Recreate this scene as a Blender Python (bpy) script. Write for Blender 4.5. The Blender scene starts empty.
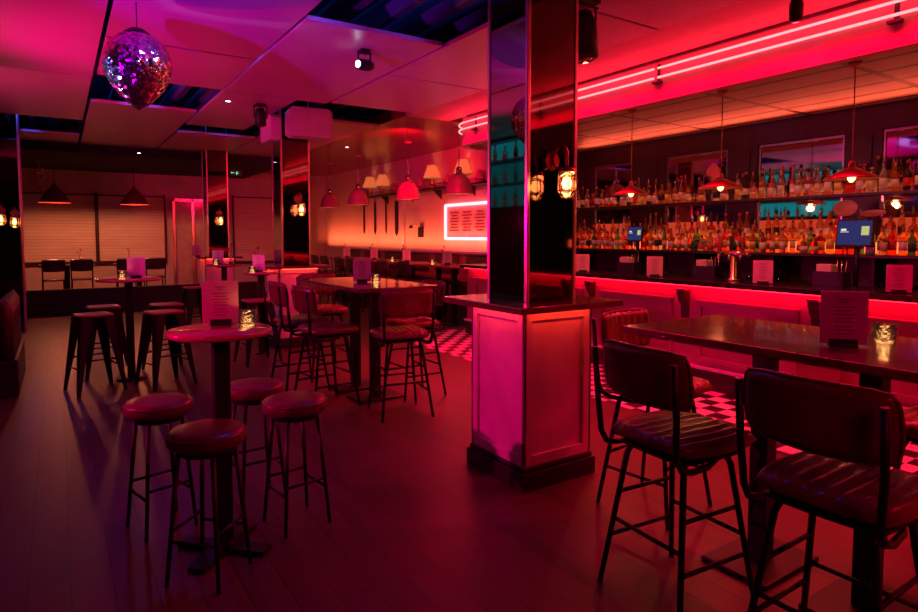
import bpy, bmesh, math, random
from mathutils import Vector, Matrix
random.seed(11)
C = bpy.context.scene.collection
PI = math.pi
R = math.radians

# ------------------------------------------------------------------ materials
def hexc(c):
    return (c[0], c[1], c[2], 1.0)

def mat(name, col, rough=.5, metal=0., col2=None, scale=8., bump=0., trans=0., ior=1.45, emit=None, es=0.,
        stretch=(1, 1, 1), coat=0., spec=.5, detail=4.):
    m = bpy.data.materials.new(name)
    m.use_nodes = True
    nt = m.node_tree
    b = nt.nodes['Principled BSDF']
    b.inputs['Roughness'].default_value = rough
    b.inputs['Metallic'].default_value = metal
    b.inputs['Specular IOR Level'].default_value = spec
    b.inputs['IOR'].default_value = ior
    b.inputs['Transmission Weight'].default_value = trans
    b.inputs['Coat Weight'].default_value = coat
    b.inputs['Base Color'].default_value = hexc(col)
    if emit:
        b.inputs['Emission Color'].default_value = hexc(emit)
        b.inputs['Emission Strength'].default_value = es
    if col2 is None:
        col2 = tuple(c * .82 for c in col)
    tc = nt.nodes.new('ShaderNodeTexCoord')
    mp = nt.nodes.new('ShaderNodeMapping')
    mp.inputs['Scale'].default_value = stretch
    nz = nt.nodes.new('ShaderNodeTexNoise')
    nz.inputs['Scale'].default_value = scale
    nz.inputs['Detail'].default_value = detail
    rp = nt.nodes.new('ShaderNodeValToRGB')
    rp.color_ramp.elements[0].color = hexc(col2)
    rp.color_ramp.elements[1].color = hexc(col)
    rp.color_ramp.elements[0].position = .35
    rp.color_ramp.elements[1].position = .65
    L = nt.links.new
    L(tc.outputs['Object'], mp.inputs['Vector'])
    L(mp.outputs['Vector'], nz.inputs['Vector'])
    L(nz.outputs['Fac'], rp.inputs['Fac'])
    L(rp.outputs['Color'], b.inputs['Base Color'])
    if bump:
        bp = nt.nodes.new('ShaderNodeBump')
        bp.inputs['Strength'].default_value = bump
        bp.inputs['Distance'].default_value = .02
        L(nz.outputs['Fac'], bp.inputs['Height'])
        L(bp.outputs['Normal'], b.inputs['Normal'])
    return m

def glow(name, col, s):
    m = bpy.data.materials.new(name)
    m.use_nodes = True
    nt = m.node_tree
    nt.nodes.remove(nt.nodes['Principled BSDF'])
    e = nt.nodes.new('ShaderNodeEmission')
    e.inputs['Color'].default_value = hexc(col)
    e.inputs['Strength'].default_value = s
    nt.links.new(e.outputs[0], nt.nodes['Material Output'].inputs[0])
    return m

def brick_mat(name, c1, c2, mortar, bw, rh, ms, rough, offset=.5, rotz=0., bumpy=.3, coat=0., rot=(0, 0, 0), spec=.5):
    m = mat(name, c1, rough, coat=coat, spec=spec)
    nt = m.node_tree
    b = nt.nodes['Principled BSDF']
    tc = nt.nodes.new('ShaderNodeTexCoord')
    mp = nt.nodes.new('ShaderNodeMapping')
    mp.inputs['Rotation'].default_value = (rot[0], rot[1], rotz)
    br = nt.nodes.new('ShaderNodeTexBrick')
    br.offset = offset
    br.inputs['Scale'].default_value = 1.
    br.inputs['Color1'].default_value = hexc(c1)
    br.inputs['Color2'].default_value = hexc(c2)
    br.inputs['Mortar'].default_value = hexc(mortar)
    br.inputs['Brick Width'].default_value = bw
    br.inputs['Row Height'].default_value = rh
    br.inputs['Mortar Size'].default_value = ms
    br.inputs['Mortar Smooth'].default_value = .1
    L = nt.links.new
    L(tc.outputs['Object'], mp.inputs['Vector'])
    L(mp.outputs['Vector'], br.inputs['Vector'])
    nz = nt.nodes.new('ShaderNodeTexNoise')
    nz.inputs['Scale'].default_value = 3.
    mp2 = nt.nodes.new('ShaderNodeMapping')
    mp2.inputs['Scale'].default_value = (5, .6, 5)
    L(tc.outputs['Object'], mp2.inputs['Vector'])
    L(mp2.outputs['Vector'], nz.inputs['Vector'])
    mx = nt.nodes.new('ShaderNodeMix')
    mx.data_type = 'RGBA'
    mx.blend_type = 'MULTIPLY'
    mx.inputs['Factor'].default_value = .6
    L(br.outputs['Color'], mx.inputs['A'])
    L(nz.outputs['Color'], mx.inputs['B'])
    L(mx.outputs['Result'], b.inputs['Base Color'])
    mr = nt.nodes.new('ShaderNodeMapRange')
    mr.inputs['To Min'].default_value = max(.05, rough - .05)
    mr.inputs['To Max'].default_value = rough + .07
    L(nz.outputs['Fac'], mr.inputs['Value'])
    L(mr.outputs['Result'], b.inputs['Roughness'])
    bp = nt.nodes.new('ShaderNodeBump')
    bp.inputs['Strength'].default_value = bumpy
    bp.inputs['Distance'].default_value = .004
    bp.invert = True
    L(br.outputs['Fac'], bp.inputs['Height'])
    L(bp.outputs['Normal'], b.inputs['Normal'])
    return m

def checker_mat(name, c1, c2, size, rough):
    m = mat(name, c1, rough)
    nt = m.node_tree
    b = nt.nodes['Principled BSDF']
    tc = nt.nodes.new('ShaderNodeTexCoord')
    ck = nt.nodes.new('ShaderNodeTexChecker')
    ck.inputs['Scale'].default_value = 1 / size
    ck.inputs['Color1'].default_value = hexc(c1)
    ck.inputs['Color2'].default_value = hexc(c2)
    nt.links.new(tc.outputs['Object'], ck.inputs['Vector'])
    nt.links.new(ck.outputs['Color'], b.inputs['Base Color'])
    return m

def facet_mat(name):
    m = mat(name, (.95, .9, 1.), .13, 1.)
    nt = m.node_tree
    b = nt.nodes['Principled BSDF']
    tc = nt.nodes.new('ShaderNodeTexCoord')
    v = nt.nodes.new('ShaderNodeTexVoronoi')
    v.inputs['Scale'].default_value = 52.
    rp = nt.nodes.new('ShaderNodeValToRGB')
    rp.color_ramp.elements[0].color = (.25, .2, .3, 1)
    rp.color_ramp.elements[1].color = (1, 1, 1, 1)
    L = nt.links.new
    L(tc.outputs['Object'], v.inputs['Vector'])
    L(v.outputs['Color'], rp.inputs['Fac'])
    L(rp.outputs['Color'], b.inputs['Base Color'])
    ge = nt.nodes.new('ShaderNodeNewGeometry')
    sub = nt.nodes.new('ShaderNodeVectorMath')
    sub.operation = 'SUBTRACT'
    sub.inputs[1].default_value = (.5, .5, .5)
    scl = nt.nodes.new('ShaderNodeVectorMath')
    scl.operation = 'SCALE'
    scl.inputs['Scale'].default_value = .55
    add = nt.nodes.new('ShaderNodeVectorMath')
    nrm = nt.nodes.new('ShaderNodeVectorMath')
    nrm.operation = 'NORMALIZE'
    L(v.outputs['Color'], sub.inputs[0])
    L(sub.outputs[0], scl.inputs[0])
    L(ge.outputs['Normal'], add.inputs[0])
    L(scl.outputs[0], add.inputs[1])
    L(add.outputs[0], nrm.inputs[0])
    L(nrm.outputs[0], b.inputs['Normal'])
    return m

M = dict(
    floor=brick_mat('dark_oak_planks', (.13, .048, .048), (.10, .036, .036), (.035, .014, .014), 1.6, .16, .003, .40, rotz=PI / 2),
    tile=checker_mat('chequer_tiles', (.75, .72, .68), (.03, .03, .03), .16, .3),
    panel=mat('ceiling_panel_paint', (.60, .34, .43), .34, col2=(.55, .31, .39), scale=1.2),
    plenum=mat('black_plenum_paint', (.02, .02, .025), .9),
    joist=mat('dark_joist', (.12, .12, .15), .7),
    gloss=mat('oxblood_gloss_paint', (.24, .03, .04), .2, col2=(.2, .025, .03), scale=2.),
    cove=mat('cove_paint', (.64, .20, .24), .5, scale=2.),
    canopy=brick_mat('canopy_ceiling_tiles', (.62, .46, .40), (.56, .40, .34), (.05, .02, .02), 1.25, .42, .034, .45, offset=0., rotz=PI / 2),
    wallfar=mat('far_wall_paint', (.60, .48, .44), .6, scale=2.),
    wall=mat('plaster_wall_paint', (.72, .60, .50), .5, col2=(.64, .50, .40), scale=1.2),
    darkwall=mat('dark_wall_paint', (.06, .03, .035), .6),
    blind=mat('slatted_blind', (.74, .60, .55), .55, col2=(.66, .52, .47), scale=1.5, stretch=(1, 1, 6)),
    white=mat('painted_joinery', (.72, .66, .66), .38, scale=5.),
    skirt=mat('black_skirting', (.02, .017, .02), .5),
    tabletop=mat('lacquered_dark_top', (.16, .07, .055), .13, col2=(.10, .04, .035), scale=4., stretch=(1, 8, 1), coat=.5),
    redtop=mat('lacquered_red_top', (.42, .14, .13), .16, scale=5., coat=.4),
    black=mat('black_steel', (.012, .012, .014), .42, .3),
    blackp=mat('black_plastic', (.015, .015, .018), .45),
    leather=mat('oxblood_leather', (.20, .055, .045), .27, col2=(.14, .035, .03), scale=14., bump=.12),
    leatherd=mat('dark_brown_leather', (.105, .045, .04), .30, col2=(.07, .028, .026), scale=14., bump=.1),
    purple=mat('plum_leather', (.26, .09, .17), .4),
    mirror=mat('smoked_mirror', (.34, .27, .28), .02, 1., col2=(.33, .26, .27), scale=1.),
    smoke=mat('smoked_dark_mirror', (.22, .12, .12), .04, 1., scale=1.),
    barmirror=mat('bar_mirror_glass', (.62, .56, .58), .03, 1., col2=(.60, .54, .56), scale=1.),
    chrome=mat('brushed_metal', (.72, .62, .60), .22, 1.),
    brass=mat('aged_brass', (.62, .38, .16), .28, 1.),
    copper=mat('copper_shade', (.48, .17, .10), .3, .9),
    pinkshade=mat('enamel_shade', (.62, .26, .32), .32),
    redshade=mat('dark_red_enamel', (.28, .05, .05), .4),
    shadein=mat('enamel_inner', (.85, .75, .62), .5),
    bartop=mat('black_bar_top', (.02, .012, .014), .16),
    barfront=mat('bar_front_paint', (.38, .13, .17), .38, scale=3.),
    barwood=mat('dark_bar_timber', (.045, .018, .018), .42, col2=(.03, .01, .01), stretch=(1, 1, .2)),
    card=mat('menu_card', (.72, .62, .64), .55),
    print=mat('menu_print', (.30, .22, .24), .7),
    cloth=mat('pleated_lampshade', (.75, .42, .30), .8, emit=(1., .24, .06), es=.45),
    wax=mat('candle_wax', (.9, .82, .7), .5, emit=(1., .45, .14), es=3.),
    flame=glow('candle_flame', (1., .55, .18), 30.),
    glass=mat('clear_glass', (.98, .97, .97), .03, trans=1., ior=1.45, col2=(.97, .96, .96)),
    cutglass=mat('cut_glass', (.98, .93, .85), .14, trans=1., ior=1.45, scale=60., bump=.6),
    bulb=glow('warm_filament', (1., .46, .11), 9.),
    bulbsoft=glow('warm_bulb', (1., .62, .30), 14.),
    neon=glow('red_neon_tube', (1., .17, .18), 3.2),
    signneon=glow('pink_white_neon', (1., .20, .24), 5.2),
    led=glow('red_led_strip', (1., .01, .03), 9.),
    amberled=glow('amber_led_strip', (1., .42, .12), 3.4),
    amberglow=glow('amber_lit_step', (1., .14, .04), 2.2),
    splash=glow('amber_splashback', (1., .08, .03), .5),
    shelf_fill=glow('added_shelf_glow', (1., .2, .08), 1.6),
    teal=glow('teal_backlight', (.02, .62, .70), .42),
    screen=glow('blue_screen', (.05, .05, .22), .55),
    screenw=glow('screen_white', (.85, .88, .7), .9),
    screeny=glow('screen_yellow', (.75, .75, .25), .7),
    exitg=glow('exit_green', (.05, .9, .4), 1.6),
    lens=glow('spot_lens', (.85, .85, 1.), 9.),
    rose=mat('dried_flower', (.35, .05, .08), .7),
    stem=mat('flower_stem', (.05, .09, .04), .7),
    linen=mat('paper_napkin', (.75, .6, .62), .7),
    facet=facet_mat('mirror_ball_tiles'),
)

# ------------------------------------------------------------------ mesh builder
class MB:
    def __init__(s):
        s.b = bmesh.new()

    def box(s, c, d, rz=0., bev=0., mtx=None):
        r = bmesh.ops.create_cube(s.b, size=1.)
        vs = r['verts']
        T = Matrix.Translation(Vector(c)) @ Matrix.Rotation(rz, 4, 'Z') @ Matrix.Diagonal((d[0], d[1], d[2], 1))
        if mtx is not None:
            T = mtx @ T
        bmesh.ops.transform(s.b, matrix=T, verts=vs)
        if bev:
            es = list({e for v in vs for e in v.link_edges})
            bmesh.ops.bevel(s.b, geom=es, offset=bev, segments=2, affect='EDGES', profile=.6)
        return s

    def cyl(s, p0, p1, r0, r1=None, n=14, caps=True):
        return s.tube([p0, p1], [r0, r0 if r1 is None else r1], n, caps, False)

    def tube(s, path, r, n=8, caps=True, smoothpath=True, closed=False):
        P = [Vector(p) for p in path]
        rr = r if isinstance(r, (list, tuple)) else [r] * len(P)
        N = len(P)
        rings = []
        up = None
        for i, p in enumerate(P):
            if closed:
                t = (P[(i + 1) % N] - P[i - 1]).normalized()
            else:
                t = (P[min(i + 1, N - 1)] - P[max(i - 1, 0)]).normalized()
            if up is None:
                a = Vector((0, 0, 1)) if abs(t.z) < .9 else Vector((1, 0, 0))
                up = (a - t * a.dot(t)).normalized()
            else:
                up = (up - t * up.dot(t)).normalized()
            sd = t.cross(up)
            rings.append([s.b.verts.new(p + (up * math.cos(2 * PI * k / n) + sd * math.sin(2 * PI * k / n)) * rr[i]) for k in range(n)])
        M_ = N if closed else N - 1
        for i in range(M_):
            a, b2 = rings[i], rings[(i + 1) % N]
            for k in range(n):
                f = s.b.faces.new((a[k], a[(k + 1) % n], b2[(k + 1) % n], b2[k]))
                f.smooth = True
        if caps and not closed:
            s.b.faces.new(list(reversed(rings[0])))
            s.b.faces.new(rings[-1])
        return s

    def lathe(s, prof, c=(0, 0, 0), n=24, sq=None, mtx=None):
        """prof: (r, z) pairs; sq: superellipse exponent for squarish sections"""
        rings = []
        for r, z in prof:
            ring = []
            if r < 1e-5:
                v = Vector((c[0], c[1], c[2] + z))
                ring = [s.b.verts.new(mtx @ v if mtx else v)]
            else:
                for k in range(n):
                    a = 2 * PI * k / n
                    x, y = math.cos(a), math.sin(a)
                    if sq:
                        q = (abs(x) ** sq + abs(y) ** sq) ** (-1 / sq)
                        x, y = x * q, y * q
                    v = Vector((c[0] + x * r, c[1] + y * r, c[2] + z))
                    ring.append(s.b.verts.new(mtx @ v if mtx else v))
            rings.append(ring)
        for a, b2 in zip(rings, rings[1:]):
            if len(a) == 1 and len(b2) == 1:
                continue
            for k in range(n):
                if len(a) == 1:
                    f = s.b.faces.new((a[0], b2[(k + 1) % n], b2[k]))
                elif len(b2) == 1:
                    f = s.b.faces.new((a[k], a[(k + 1) % n], b2[0]))
                else:
                    f = s.b.faces.new((a[k], a[(k + 1) % n], b2[(k + 1) % n], b2[k]))
                f.smooth = True
        if len(rings[0]) > 1:
            s.b.faces.new(list(reversed(rings[0])))
        if len(rings[-1]) > 1:
            s.b.faces.new(rings[-1])
        return s

    def prism(s, poly, axis, a, b_):
        """extrude a 2-D polygon along axis from a to b_"""
        def pt(u, v, w):
            return {'x': (w, u, v), 'y': (u, w, v), 'z': (u, v, w)}[axis]
        A = [s.b.verts.new(pt(u, v, a)) for u, v in poly]
        B = [s.b.verts.new(pt(u, v, b_)) for u, v in poly]
        n = len(poly)
        for k in range(n):
            s.b.faces.new((A[k], A[(k + 1) % n], B[(k + 1) % n], B[k]))
        s.b.faces.new(list(reversed(A)))
        s.b.faces.new(B)
        return s

    def pad(s, w, d, t, ribs=0, rib=.007, bend=0., n=28, mtx=Matrix(), cr=.13, under=.35):
        """a cushion: w x d half sizes, thickness t, channels running along y"""
        g = []
        for side in (1, -1):
            rows = []
            for i in range(n + 1):
                row = []
                for j in range(13):
                    u = -1 + 2 * i / n
                    v = -1 + 2 * j / 12
                    u2 = math.copysign(abs(u) ** .9, u)
                    x = w * u2 * math.sqrt(1 - cr * v * v)
                    y = d * v * math.sqrt(1 - cr * u * u)
                    e = ((1 - abs(u) ** 14) * (1 - abs(v) ** 12))
                    e = max(0, e) ** .5
                    z = t / 2 * e if side > 0 else -t / 2 * e * under * 2
                    if ribs and side > 0:
                        z += rib * (abs(math.sin(PI * ribs * (u2 + 1) / 2)) - .6) * e
                    z += bend * (u * u)
                    row.append(s.b.verts.new(mtx @ Vector((x, y, z))))
                rows.append(row)
            g.append(rows)
        for si, rows in enumerate(g):
            for i in range(n):
                for j in range(12):
                    q = [rows[i][j], rows[i + 1][j], rows[i + 1][j + 1], rows[i][j + 1]]
                    f = s.b.faces.new(q if si == 0 else q[::-1])
                    f.smooth = True
        bmesh.ops.remove_doubles(s.b, verts=s.b.verts, dist=1e-5)
        return s

    def build(s, name, m, parent=None, loc=(0, 0, 0), rz=0.):
        bmesh.ops.recalc_face_normals(s.b, faces=s.b.faces)
        me = bpy.data.meshes.new(name)
        s.b.to_mesh(me)
        s.b.free()
        me.materials.append(m)
        o = bpy.data.objects.new(name, me)
        C.objects.link(o)
        o.location = loc
        o.rotation_euler = (0, 0, rz)
        if parent is not None:
            o.parent = parent
        return o

def tag(o, label, cat, group=None, kind=None):
    o['label'] = label
    o['category'] = cat
    if group:
        o['group'] = group
    if kind:
        o['kind'] = kind
    return o

def thing(name, loc, rz, label, cat, group=None):
    o = bpy.data.objects.new(name, None)
    o.empty_display_size = .1
    C.objects.link(o)
    o.location = loc
    o.rotation_euler = (0, 0, rz)
    return tag(o, label, cat, group)

def struct(o):
    o['kind'] = 'structure'
    return o

def copy_tree(o, parent=None):
    c = o.copy()
    C.objects.link(c)
    c.parent = parent
    for ch in list(o.children):
        copy_tree(ch, c)
    return c

def repeat(proto, spots, cat, group):
    """spots: (x, y, z, rz, label); the first spot takes the prototype itself"""
    out = []
    for i, (x, y, z, rz, lab) in enumerate(spots):
        o = proto if i == 0 else copy_tree(proto)
        o.location = (x, y, z)
        o.rotation_euler = (0, 0, rz)
        tag(o, lab, cat, group)
        out.append(o)
    return out

def light(kind, loc, col, power, size=.1, aim=None, angle=60, blend=.5, name='lamp_light', size_y=None, spread=180):
    d = bpy.data.lights.new(name, kind)
    d.color = col
    d.energy = power
    if kind == 'AREA':
        d.size = size
        d.spread = R(spread)
        if size_y:
            d.shape = 'RECTANGLE'
            d.size_y = size_y
    elif kind == 'SPOT':
        d.spot_size = R(angle)
        d.spot_blend = blend
        d.shadow_soft_size = size
    else:
        d.shadow_soft_size = size
    o = bpy.data.objects.new(name, d)
    C.objects.link(o)
    o.location = loc
    if aim is not None:
        o.rotation_euler = (Vector(aim) - Vector(loc)).to_track_quat('-Z', 'Y').to_euler()
    return o

# ------------------------------------------------------------------ setting
YF, XR, XD, XL, YB = 17.2, 7.3, 6.6, -2.0, -3.0
struct(MB().box(((XL + 4.25) / 2, (YF + YB) / 2, -.05), (4.25 - XL, YF - YB, .1)).build('floor', M['floor']))
struct(MB().box(((4.25 + XR) / 2, (8.5 + YB) / 2, -.05), (XR - 4.25, 8.5 - YB, .1)).build('floor_tiled', M['tile']))
struct(MB().box(((4.25 + XR) / 2, (8.5 + YF) / 2, -.05), (XR - 4.25, YF - 8.5, .1)).build('floor_dining', M['floor']))
struct(MB().box(((XL + XR) / 2, YF + .1, 2.), (XR - XL + .4, .2, 4.)).build('wall_far', M['wallfar']))
struct(MB().box((XR + .1, (8.6 + YB) / 2, 2.), (.2, 8.6 - YB, 4.)).build('wall_bar', M['darkwall']))
struct(MB().box(((XD + XR + .2) / 2, (8.6 + YF) / 2, 2.), (XR + .2 - XD, YF - 8.6, 4.)).build('wall_right', M['wall']))
struct(MB().box((XL - .1, (YF + YB) / 2, 2.), (.2, YF - YB, 4.)).build('wall_left', M['darkwall']))
struct(MB().box(((XL + XR) / 2, YB - .1, 2.), (XR - XL + .4, .2, 4.)).build('wall_back', M['darkwall']))
struct(MB().box(((XL + XR) / 2, (YF + YB) / 2, 4.05), (XR - XL + .4, YF - YB, .1)).build('ceiling', M['plenum']))
# glossy lower ceiling right of the panels, and the dark soffit above the far seating
struct(MB().box(((4.25 + XR) / 2, (7.9 + YF) / 2, 3.36), (XR - 4.25, YF - 7.9, .16)).build('ceiling_dining', M['gloss']))
struct(MB().box(((4.25 + 5.0) / 2, (7.9 + YB) / 2, 3.36), (.75, 7.9 - YB, .16)).build('ceiling_cove', M['cove']))
struct(MB().box(((XL + 4.25) / 2, (13.45 + YF) / 2, 3.4), (4.25 - XL, YF - 13.45, .6)).build('ceiling_soffit', M['plenum']))
# joists of the open ceiling
jb = MB()
for i in range(18):
    x = XL + .25 + i * .36
    if x > 4.2:
        break
    jb.box((x, (13.4 + YB) / 2, 3.60), (.07, 13.4 - YB, .22))
struct(jb.build('ceiling_joists', M['joist']))

def cpanel(x0, x1, y0, y1, label):
    o = MB().box(((x0 + x1) / 2, (y0 + y1) / 2, 3.27), (x1 - x0, y1 - y0, .04), bev=.005).build('ceiling_panel', M['panel'])
    struct(o)
    o['label'] = label
cp = [(-1.95, .36, .6, 7.71, 'near left'), (-1.95, .36, 7.74, 10.66, 'far left'), (-1.95, .36, 12.3, 13.4, 'farthest left'),
      (.40, 1.655, .6, 6.10, 'behind the mirror ball'), (.40, 1.655, 6.13, 7.58, 'beyond the mirror ball'), (.40, 1.655, 9.12, 13.4, 'beyond the gap past the mirror ball'),
      (1.69, 2.945, 4.77, 7.63, 'carrying the small spotlight'), (1.69, 2.56, 7.66, 10.2, 'left of the second pillar top'), (1.69, 2.945, 11.0, 13.4, 'beyond the far pillars'),
      (2.98, 4.22, .6, 3.4, 'right of near pillar'), (2.98, 4.22, 3.43, 5.9, 'beside near pillar'), (2.98, 4.22, 5.93, 7.55, 'left of the neon end'), (2.98, 4.22, 8.75, 13.4, 'by the dining ceiling')]
for a in cp:
    cpanel(*a[:4], 'flat suspended ceiling panel ' + a[4])

# ------------------------------------------------------------------ neon canopy over the bar
cb = MB()
CE = 7.4
poly = [(5.0, YB), (5.0, CE)]
for k in range(1, 9):
    a = PI - k * (PI / 2) / 8
    poly.append((5.5 + .5 * math.cos(a), CE + .5 * math.sin(a)))
poly += [(XR, CE + .5), (XR, CE + .4)]
inner = [(5.5 + .4 * math.cos(PI - k * (PI / 2) / 8), CE + .4 * math.sin(PI - k * (PI / 2) / 8)) for k in range(9)]
poly += list(reversed(inner)) + [(5.1, YB)]
cb.prism(poly, 'z', 2.88, 3.45)
struct(cb.build('trim_canopy_fascia', M['cove']))
struct(MB().box(((5.1 + XR) / 2, (CE + .4 + YB) / 2, 3.0), (XR - 5.1, CE + .4 - YB, .12)).build('ceiling_canopy', M['canopy']))
struct(MB().box((5.02, (CE + YB) / 2, 3.275), (.10, CE - YB, .03)).build('trim_fascia_bead', M['barwood']))

nl = thing('neon_light', (4.95, 7.7, 3.14), 0, 'pair of red neon tubes running along the canopy fascia over the bar', 'neon light')
for dz in (.045, -.045):
    for (ya, yb) in ((-2.9, 4.02), (4.07, CE)):
        path = [(0, ya - 7.7, dz), (0, yb - 7.7, dz)]
        if yb > 5:
            path += [(.55 - .55 * math.cos(k * PI / 16), CE - 7.7 + .55 * math.sin(k * PI / 16), dz) for k in range(1, 9)]
            path.append((1.6, CE - 7.15, dz))
        MB().tube(path, .011, 8).build('neon_tube', M['neon'], nl)
for y in (-2., 0., 2., 4.045, 6., 7.2):
    MB().box((.02, y - 7.7, -.085), (.05, .09, .02)).box((.045, y - 7.7, 0), (.01, .03, .18)).build('bracket', M['blackp'], nl)

# ------------------------------------------------------------------ mirrored pillars on panelled pedestals
def frame_face(mb, w, h, st, t, mtx):
    for (cx, cz, sx, sz) in ((-w / 2 + st / 2, h / 2, st, h), (w / 2 - st / 2, h / 2, st, h), (0, st / 2, w - 2 * st, st), (0, h - st / 2, w - 2 * st, st)):
        mb.box((cx, -t / 2, cz), (sx, t, sz), bev=.004, mtx=mtx)

def pedestal(x, y, which):
    t = thing('panelled_pedestal', (x, y, 0), 0, 'pale framed-panel pedestal with dark ledge top and black plinth under the ' + which + ' mirrored pillar', 'pedestal', 'panelled pillar pedestals')
    MB().box((0, 0, .6), (.52, .52, 1.0)).build('body', M['white'], t)
    MB().box((0, 0, .055), (.61, .61, .11), bev=.006).box((0, 0, .125), (.58, .58, .03), bev=.01).build('plinth', M['skirt'], t)
    for k in range(4):
        mb = MB()
        mt = Matrix.Rotation(k * PI / 2, 4, 'Z') @ Matrix.Translation((0, -.26, .14))
        frame_face(mb, .56, .96, .066, .02, mt)
        mb.build('panel_frame', M['white'], t)
    MB().box((0, 0, 1.12), (.84, .84, .04), bev=.006).build('ledge', M['tabletop'], t)
    led = MB()
    for k in range(4):
        mt = Matrix.Rotation(k * PI / 2, 4, 'Z')
        led.box((0, -.34, 1.096), (.5, .012, .006), mtx=mt)
    led.build('ledge_light', M['ledped'], t)
    return t
M['ledped'] = glow('ledge_red_led', (1., .03, .015), 30.)
M['pillar_trim'] = mat('pillar_corner_metal', (.80, .55, .55), .3, 1.)

def pillar(x, y, base, top, which, split=True, half=.20):
    t = thing('mirrored_pillar', (x, y, base), 0, which, 'pillar', 'mirrored pillars')
    h = top - base
    MB().box((0, 0, h / 2), (2 * half - .02, 2 * half - .02, h)).build('core', M['skirt'], t)
    for k in range(4):
        mt = Matrix.Rotation(k * PI / 2, 4, 'Z')
        zs = [(0, .9), (.903, h)] if (split and k in (3,)) else [(0, h)]
        for (z0, z1) in zs:
            MB().box((0, -half + .006, (z0 + z1) / 2), (2 * half - .03, .012, z1 - z0), mtx=mt).build('mirror_panel', M['smoke'] if (k != 3 or z0 == 0) else M['mirror'], t)
    for sx, sy in ((-1, -1), (1, -1), (1, 1), (-1, 1)):
        MB().box((sx * (half - .006), sy * (half - .006), h / 2), (.026, .026, h), bev=.004).build('corner_trim', M['pillar_trim'], t)
    return t
PX = 2.6
pillar(PX, 3.11, 1.14, 4.0, 'nearest square mirror-clad pillar with metal corners rising from the near pedestal')
pedestal(PX, 3.11, 'nearest')
pillar(2.79, 8.62, 1.14, 4.0, 'second mirror-clad pillar carrying the white loudspeaker')
pedestal(2.79, 8.62, 'second')
pillar(2.70, 13.15, 1.14, 4.0, 'farthest mirror-clad pillar in line beyond the loudspeaker pillar')
pedestal(2.70, 13.15, 'farthest')
pillar(-.68, 12.3, 0, 4.0, 'dark mirror-clad pillar at far left edge beside the blinds')

# wall lanterns on the pillars
def lantern(x, y, z, label):
    t = thing('wall_lantern', (x, y, z), 0, label, 'wall lamp', 'caged wall lanterns on the pillars')
    MB().cyl((0, 0, .12), (0, -.015, .12), .05, n=20).build('back_plate', M['copper'], t)
    path = [(0, -.01, .12)]
    for k in range(13):
        a = -PI * .35 + k * (PI * 1.45) / 12
        path.append((-.0, -.075 + .055 * math.cos(a + PI * .0), .135 + .06 * math.sin(a)))
    path.append((0, -.13, .08))
    MB().tube(path, .011, 10).build('swan_neck', M['copper'], t)
    MB().lathe([(.0, .075), (.03, .073), (.047, .06), (.05, .05), (.0, .05)], (0, -.13, 0)).build('cap', M['copper'], t)
    MB().lathe([(.043, .05), (.045, .02), (.045, -.05), (.035, -.075), (.015, -.085), (0, -.086), (0, -.082), (.033, -.072), (.042, -.048), (.041, .05)], (0, -.13, 0)).build('glass_jar', M['glass'], t)
    cg = MB()
    for k in range(6):
        a = k * PI / 3
        cg.tube([(.049 * math.cos(a), -.13 + .049 * math.sin(a), .05), (.05 * math.cos(a), -.13 + .05 * math.sin(a), -.05), (.03 * math.cos(a), -.13 + .03 * math.sin(a), -.085), (0, -.13, -.094)], .0026, 6)
    for z_, r_ in ((.02, .05), (-.05, .05)):
        cg.tube([(r_ * math.cos(a * PI / 10), -.13 + r_ * math.sin(a * PI / 10), z_) for a in range(20)], .0026, 6, closed=True)
    cg.build('cage', M['brass'], t)
    MB().lathe([(0, .02), (.008, .015), (.013, -.012), (.010, -.035), (0, -.042)], (0, -.13, 0), 12).build('bulb', M['bulb'], t)
    light('POINT', (x, y - .2, z - .02), (1., .21, .06), 1.3, .04, name='lantern_light')
    t.scale = (1.12, 1.12, 1.12)
    return t
lantern(PX - .01, 2.91, 1.88, 'glowing caged lantern on swan neck, front of nearest pillar')
lantern(2.82, 8.42, 1.93, 'glowing caged lantern on the pillar below the loudspeaker')
lantern(2.72, 12.95, 1.87, 'glowing caged lantern on the farthest mirrored pillar')
lantern(-.735, 12.10, 1.82, 'leftmost of two glowing lanterns on the far left pillar')
lantern(-.565, 12.10, 1.78, 'right one of two glowing lanterns on the far left pillar')

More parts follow.
